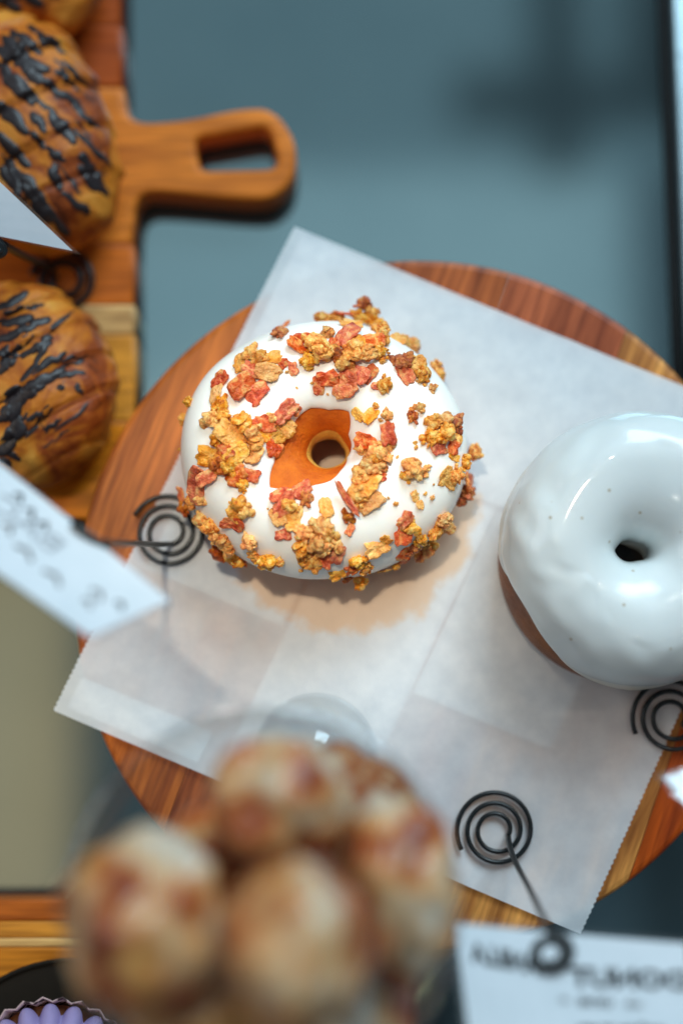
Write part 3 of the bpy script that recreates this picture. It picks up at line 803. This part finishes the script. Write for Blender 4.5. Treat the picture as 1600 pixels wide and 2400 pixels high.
# upper left holder on the paddle board and its pointed card
h1, top1 = holder((152, 662), PT, 0.0132, (6, 572), 0.078, R(150), 0.0050, ((-0.6, 0.5, 0.4), (-0.5, -0.2, 0.3)),
                  'black wire spiral holder between the two striped pastries', wr=0.00125, turns=2.05)
c1, S1 = card('price_card', (PX(-340, 105, 0.092), PX(171, 588, 0.082), PX(-330, 488, 0.078), PX(-640, 250, 0.085)),
              'white laminated card corner over the upper striped pastry', lam=0.0012)
scribble(c1, S1, [(0.80, 0.40), (0.825, 0.36), (0.85, 0.345), (0.875, 0.33), (0.895, 0.345)], 0.0003, M_inkgrey)
scribble(c1, S1, [(0.76, 0.42), (0.785, 0.40), (0.80, 0.43), (0.815, 0.46)], 0.0003, M_inkgrey)

# right holder, mostly out of frame, and its card corner
h4, top4 = holder((1572, 1682), Z1 + 0.0006, 0.0142, (1760, 1760), 0.120, R(-30), 0.006, ((1, 0, 0), (0.3, -0.6, 0.3)),
                  'black wire spiral holder at the right edge under the glazed doughnut')
card('price_card', (PX(1552, 1822, 0.118), PX(1900, 1740, 0.118), PX(1950, 2010, 0.128), PX(1650, 1942, 0.128)),
     'white card corner at the right edge over the round board')

# ------------------------------------------------------------------ chocolate striped pastries
def ribbon(pts, nrm, rad, n=10):
    vs, fs = [], []
    for i, p in enumerate(pts):
        t = (pts[min(i + 1, len(pts) - 1)] - pts[max(i - 1, 0)]).normalized()
        up = nrm[max(0, i - 1)] + nrm[i] + nrm[min(len(nrm) - 1, i + 1)]
        up = (up - t * up.dot(t)).normalized(); sd = t.cross(up)
        for k in range(n):
            a = 2 * math.pi * k / n
            vs.append(p + sd * (rad[i] * math.cos(a)) + up * (min(rad[i] * 0.5, 0.0009) * math.sin(a)))
    m = len(pts)
    for i in range(m - 1):
        for k in range(n):
            fs.append((i * n + k, i * n + (k + 1) % n, (i + 1) * n + (k + 1) % n, (i + 1) * n + k))
    fs.append(tuple(range(n))[::-1]); fs.append(tuple((m - 1) * n + k for k in range(n)))
    return vs, fs
def pastry(cpx, half_l, half_w, hgt, ang_, seed, label, strokes, zb=PT + 0.0003):
    c = PX(cpx[0], cpx[1], zb + 0.02)
    t = empty('pastry', (c.x, c.y, zb), label, 'pastry', 'chocolate striped pastries on the paddle board')
    A = Matrix.Rotation(ang_, 3, 'Z'); nu, nv = 120, 64
    vs = []
    for i in range(nu):
        s = -1 + 2 * i / (nu - 1); s = math.sin(s * math.pi / 2)
        env = max(0.0, 1 - abs(s) ** 2.6) ** 0.5
        k = s * 3.1 + 0.35 * math.sin(seed)
        fr_ = k - math.floor(k)
        layer = 1 + 0.085 * (fr_ ** 0.5) - 0.045 - 0.05 * math.exp(-((fr_ - 0.02) / 0.05) ** 2)
        for j in range(nv):
            a = 2 * math.pi * j / nv
            y = spow(math.cos(a), 0.85) * half_w * env * layer
            z = spow(math.sin(a), 0.8 if math.sin(a) > 0 else 0.5) * env * layer
            z = z * hgt * 0.62 if z > 0 else z * hgt * 0.38
            x = s * half_l
            p = Vector((x, y, z + hgt * 0.38))
            n_ = noise.noise(p * 70 + Vector((seed, 0, 0))) * 0.0026 + noise.noise(p * 190 + Vector((seed, 0, 0))) * 0.0010
            p = p * 1.0 + Vector((0, math.cos(a), max(0, math.sin(a)))) * n_
            p.y += 0.0025 * math.sin(s * 3 + seed)
            vs.append(A @ p + t.location)
    fs = grid_faces(nu, nv, False, True, flip=True)
    fs += [tuple(range(nv)), tuple((nu - 1) * nv + j for j in range(nv))[::-1]]
    body = mesh('crust', vs, fs, M_pastry, t)
    bv = BVHTree.FromPolygons(vs, fs)
    rn = random.Random(seed)
    for (x0, y0, x1, y1, wd) in strokes:
        ex, ey = (x1 - x0) * 0.14, (y1 - y0) * 0.14
        x0, y0, x1, y1 = x0 - ex, y0 - ey, x1 + ex, y1 + ey
        n_ = 22; pts, rad, nrm = [], [], []
        for i in range(n_):
            q = i / (n_ - 1)
            px = x0 + (x1 - x0) * q + 9 * noise.noise(Vector((q * 4, x0 * .1, seed))); py = y0 + (y1 - y0) * q + 9 * noise.noise(Vector((q * 4, y0 * .1, seed + 7)))
            d = (PX(px, py, 0.03) - camp).normalized()
            loc, nor, _, _ = bv.ray_cast(camp, d)
            if loc is None: continue
            pts.append(loc - nor * 0.0003); nrm.append(nor if nor.z > 0 else -nor)
            e = math.sin(math.pi * min(1, max(0, q * 0.94 + 0.03))) ** 0.35
            rad.append(wd * 0.090e-3 * e * (0.95 + 0.45 * noise.noise(Vector((q * 3.2, x0 * 0.37, y0 * 0.21)))))
        # drop points that jump
        keep = [0]
        for i in range(1, len(pts)):
            if (pts[i] - pts[keep[-1]]).length < 0.012: keep.append(i)
        if len(keep) < 5: continue
        v2, f2 = ribbon([pts[i] for i in keep], [nrm[i] for i in keep], [max(0.0004, rad[i]) for i in keep])
        mesh('chocolate_stripe', v2, f2, M_choc, t)
    return t
st1 = [(70, 65, 125, 105, 22), (100, 78, 150, 120, 20), (40, 75, 90, 120, 30), (10, 90, 60, 130, 34), (0, 120, 80, 150, 40), (45, 135, 105, 165, 30), (5, 160, 60, 220, 30),
       (60, 150, 95, 195, 34), (20, 190, 75, 240, 26), (150, 145, 210, 205, 14), (135, 168, 185, 205, 18), (105, 190, 170, 235, 22), (160, 225, 212, 285, 22), (0, 245, 60, 310, 28),
       (75, 268, 105, 300, 24), (115, 262, 170, 330, 26), (135, 290, 168, 325, 18), (75, 315, 105, 345, 20), (0, 320, 62, 385, 28), (115, 350, 150, 375, 22), (180, 310, 255, 382, 20),
       (195, 365, 240, 440, 34), (190, 400, 245, 450, 30), (20, 380, 45, 450, 30), (40, 400, 110, 480, 24), (5, 400, 40, 440, 30), (125, 385, 140, 440, 22), (150, 455, 205, 495, 22),
       (60, 445, 150, 535, 26), (85, 480, 130, 520, 20), (220, 285, 235, 300, 14), (100, 242, 120, 256, 14), (55, 205, 90, 235, 20)]
st2 = [(0, 720, 60, 690, 26), (20, 735, 95, 712, 20), (0, 760, 70, 745, 30), (50, 775, 110, 748, 26), (0, 800, 60, 770, 24), (10, 850, 45, 815, 26), (60, 830, 115, 795, 22),
       (0, 870, 35, 840, 24), (60, 885, 112, 805, 20), (85, 870, 150, 830, 18), (100, 885, 190, 845, 20), (60, 905, 140, 880, 26), (50, 930, 100, 900, 30), (10, 940, 70, 900, 28),
       (20, 960, 50, 920, 30), (135, 910, 150, 905, 14), (180, 900, 190, 925, 14), (0, 985, 45, 950, 30), (25, 1030, 50, 985, 30), (0, 1060, 42, 1020, 30), (5, 1055, 45, 1075, 18),
       (0, 1075, 25, 1090, 18), (120, 880, 190, 872, 18), (150, 845, 205, 830, 12), (98, 997, 106, 1004, 8), (0, 830, 20, 815, 22)]
rs = random.Random(5)
for _ in range(16):
    x, y, l = rs.uniform(0, 215), rs.uniform(90, 480), rs.uniform(40, 95)
    st1.append((x, y, x + l * 0.62, y + l * 0.78, rs.uniform(7, 13)))
for _ in range(16):
    x, y, l = rs.uniform(0, 130), rs.uniform(740, 1060), rs.uniform(50, 110)
    st2.append((x, y, x + l * 0.72, y - l * 0.62, rs.uniform(7, 13)))
pastry((52, 300), 0.0475, 0.0300, 0.040, R(-61), 3, 'upper pastry striped with chocolate, beside the handle of its board', st1)
pastry((42, 893), 0.0385, 0.0305, 0.040, R(-58), 8, 'lower pastry striped with chocolate, beside the round board', st2)
pastry((-20, -115), 0.0420, 0.0300, 0.036, R(-30), 5, 'dark pastry cut off by the top left corner', [(-40, -60, 60, -10, 30), (0, -40, 90, 5, 26), (40, -70, 130, -15, 26), (-30, -10, 40, 20, 26)])

# ------------------------------------------------------------------ glass bowl heaped with dough balls
GB = PX(610, 2135, 0.185); GB.z = 0
bowl = empty('glass_bowl', (GB.x, GB.y, Z1 + 0.001), 'clear stemmed glass bowl holding the dough balls', 'bowl')
def lathe(name, prof, cx, cy, m, parent, nn=72):
    vs = [(cx + r * math.cos(2 * math.pi * i / nn), cy + r * math.sin(2 * math.pi * i / nn), z) for i in range(nn) for r, z in prof]
    return mesh(name, vs, grid_faces(nn, len(prof), True, True, flip=False), m, parent)
zf = Z1 + 0.0012
lathe('foot', [(0.0005, zf), (0.024, zf), (0.025, zf + 0.001), (0.024, zf + 0.002), (0.008, zf + 0.005), (0.0005, zf + 0.005)], GB.x, GB.y, M_glass, bowl)
lathe('stem', [(0.0005, zf + 0.0052), (0.0060, zf + 0.0054), (0.0045, zf + 0.02), (0.0045, 0.095), (0.0080, 0.1008), (0.0005, 0.1010)], GB.x, GB.y, M_glass, bowl)
pr = [(0.0005, 0.1013), (0.012, 0.1018), (0.030, 0.109), (0.044, 0.126), (0.0495, 0.148), (0.0510, 0.170), (0.0513, 0.1712), (0.0503, 0.1716),
      (0.0496, 0.170), (0.0482, 0.149), (0.0425, 0.1275), (0.029, 0.1110), (0.0115, 0.1042), (0.0005, 0.1038)]
lathe('cup', pr, GB.x, GB.y, M_glass, bowl)
lathe('rim', [(0.0508 + 0.0010 * math.cos(R(a)), 0.1720 + 0.0010 * math.sin(R(a))) for a in range(0, 360, 30)], GB.x, GB.y, M_glassrim, bowl)
# small glass dome on the paper just behind the heap
gd = PX(740, 1768, Z1)
prd = [(0.0205 * math.cos(R(a)), Z1 + 0.002 + 0.030 * math.sin(R(a))) for a in range(0, 90, 6)] + [(0.0003, Z1 + 0.032)]
prd += [(0.0003, Z1 + 0.0308)] + [(0.0193 * math.cos(R(a)), Z1 + 0.002 + 0.0288 * math.sin(R(a))) for a in range(84, -1, -6)]
o = lathe('glass_dome', prd, gd.x, gd.y, M_glass, None); tag(o, 'small clear glass dome on the paper behind the dough balls', 'glass dome')

def ball(px, py, z, rx, ry, rz, seed, label, m=None):
    c = PX(px, py, z)
    nu, nv = 56, 36; vs = []
    for i in range(nu):
        for j in range(nv):
            th = 2 * math.pi * i / nu; ph = math.pi * (j + 0.5) / nv - math.pi / 2
            d = Vector((math.cos(th) * math.cos(ph), math.sin(th) * math.cos(ph), math.sin(ph)))
            k = 1 + 0.20 * noise.noise(d * 1.5 + Vector((seed, 0, 0))) + 0.10 * noise.noise(d * 3.6 + Vector((seed, 2, 0)))
            vs.append(c + Vector((d.x * rx, d.y * ry, d.z * rz)) * k)
    fs = grid_faces(nu, nv, True, False) + [tuple(i * nv for i in range(nu))[::-1], tuple(i * nv + nv - 1 for i in range(nu))]
    o = mesh('dough_ball', vs, fs, m or M_ball, None, loc=c)
    return tag(o, label, 'dough ball', 'dough balls heaped in the glass bowl')
ball(655, 1880, 0.196, 0.0178, 0.0160, 0.0165, 3.1, 'blurred glazed dough ball at the back of the heap')
ball(335, 2170, 0.212, 0.0190, 0.0222, 0.0190, 7.7, 'blurred glazed dough ball at the left of the heap')
ball(700, 2220, 0.228, 0.0170, 0.0200, 0.0190, 12.4, 'topmost blurred dough ball with white glaze at the front')
ball(925, 2085, 0.190, 0.0145, 0.0225, 0.0175, 19.3, 'blurred sugared dough ball at the right of the heap')
ball(500, 2430, 0.196, 0.0200, 0.0180, 0.0180, 25.3, 'blurred dough ball at the bottom edge of the picture')
ball(520, 2050, 0.164, 0.0190, 0.0190, 0.0170, 31.3, 'shaded dough ball deep in the middle of the heap')
ball(825, 1905, 0.150, 0.0185, 0.0170, 0.0165, 37.3, 'cinnamon sugared dough ball low at the back right of the heap', M_cinn)
ball(800, 2320, 0.170, 0.0190, 0.0190, 0.0180, 41.3, 'half hidden dough ball under the topmost one')

# ------------------------------------------------------------------ lilac cake on a dark plate in the lower left
pc = PX(165, 2590, 0.034)
plate = empty('plate', (pc.x, pc.y, 0.0305), 'dark round plate under the lilac frosted cake', 'plate')
lathe('dish', [(0.0005, 0.0315), (0.034, 0.0310), (0.047, 0.0345), (0.0478, 0.0360), (0.0465, 0.0362), (0.034, 0.0338), (0.0005, 0.0338)], pc.x, pc.y, M_plate, plate)
lathe('rim', [(0.0466, 0.0363), (0.0480, 0.0363), (0.0482, 0.0370), (0.0466, 0.0370)], pc.x, pc.y, M_plate, plate)
qc = PX(105, 2582, 0.075)
cake = empty('cupcake', (qc.x, qc.y, 0.0342), 'lilac frosted cupcake in a lace paper cup at the lower left', 'cupcake')
vs = []; nu, nv = 240, 26
for i in range(nu):
    th = 2 * math.pi * i / nu
    for j in range(nv):
        q = j / (nv - 1)
        lobe = abs(math.sin(th * 10.5 + 1.6 * q + 0.4))
        r = (0.0265 * (1 - q ** 2.4) + 0.0003) * (0.84 + 0.20 * lobe ** 0.6)
        vs.append((qc.x + r * math.cos(th), qc.y + r * math.sin(th), 0.062 + 0.026 * q))
mesh('frosting', vs, grid_faces(nu, nv, True, False, flip=False), M_lilac, cake)
vs = []; nu = 120
for i in range(nu):
    th = 2 * math.pi * i / nu; k = 1 + 0.025 * math.cos(th * 30)
    for r, z in ((0.0210, 0.0350), (0.0290, 0.0640), (0.0296, 0.0642), (0.0216, 0.0346), (0.0005, 0.0344), (0.0005, 0.0352)):
        vs.append((qc.x + r * k * math.cos(th), qc.y + r * k * math.sin(th), z))
mesh('paper_cup', vs, grid_faces(nu, 6, True, True), M_lace, cake)
mesh('crumb', [(qc.x + r * math.cos(2 * math.pi * i / 40), qc.y + r * math.sin(2 * math.pi * i / 40), z) for i in range(40) for r, z in ((0.0200, 0.0358), (0.0270, 0.0600), (0.0005, 0.0618))],
     grid_faces(40, 3, True, False), M_doughbrown, cake)
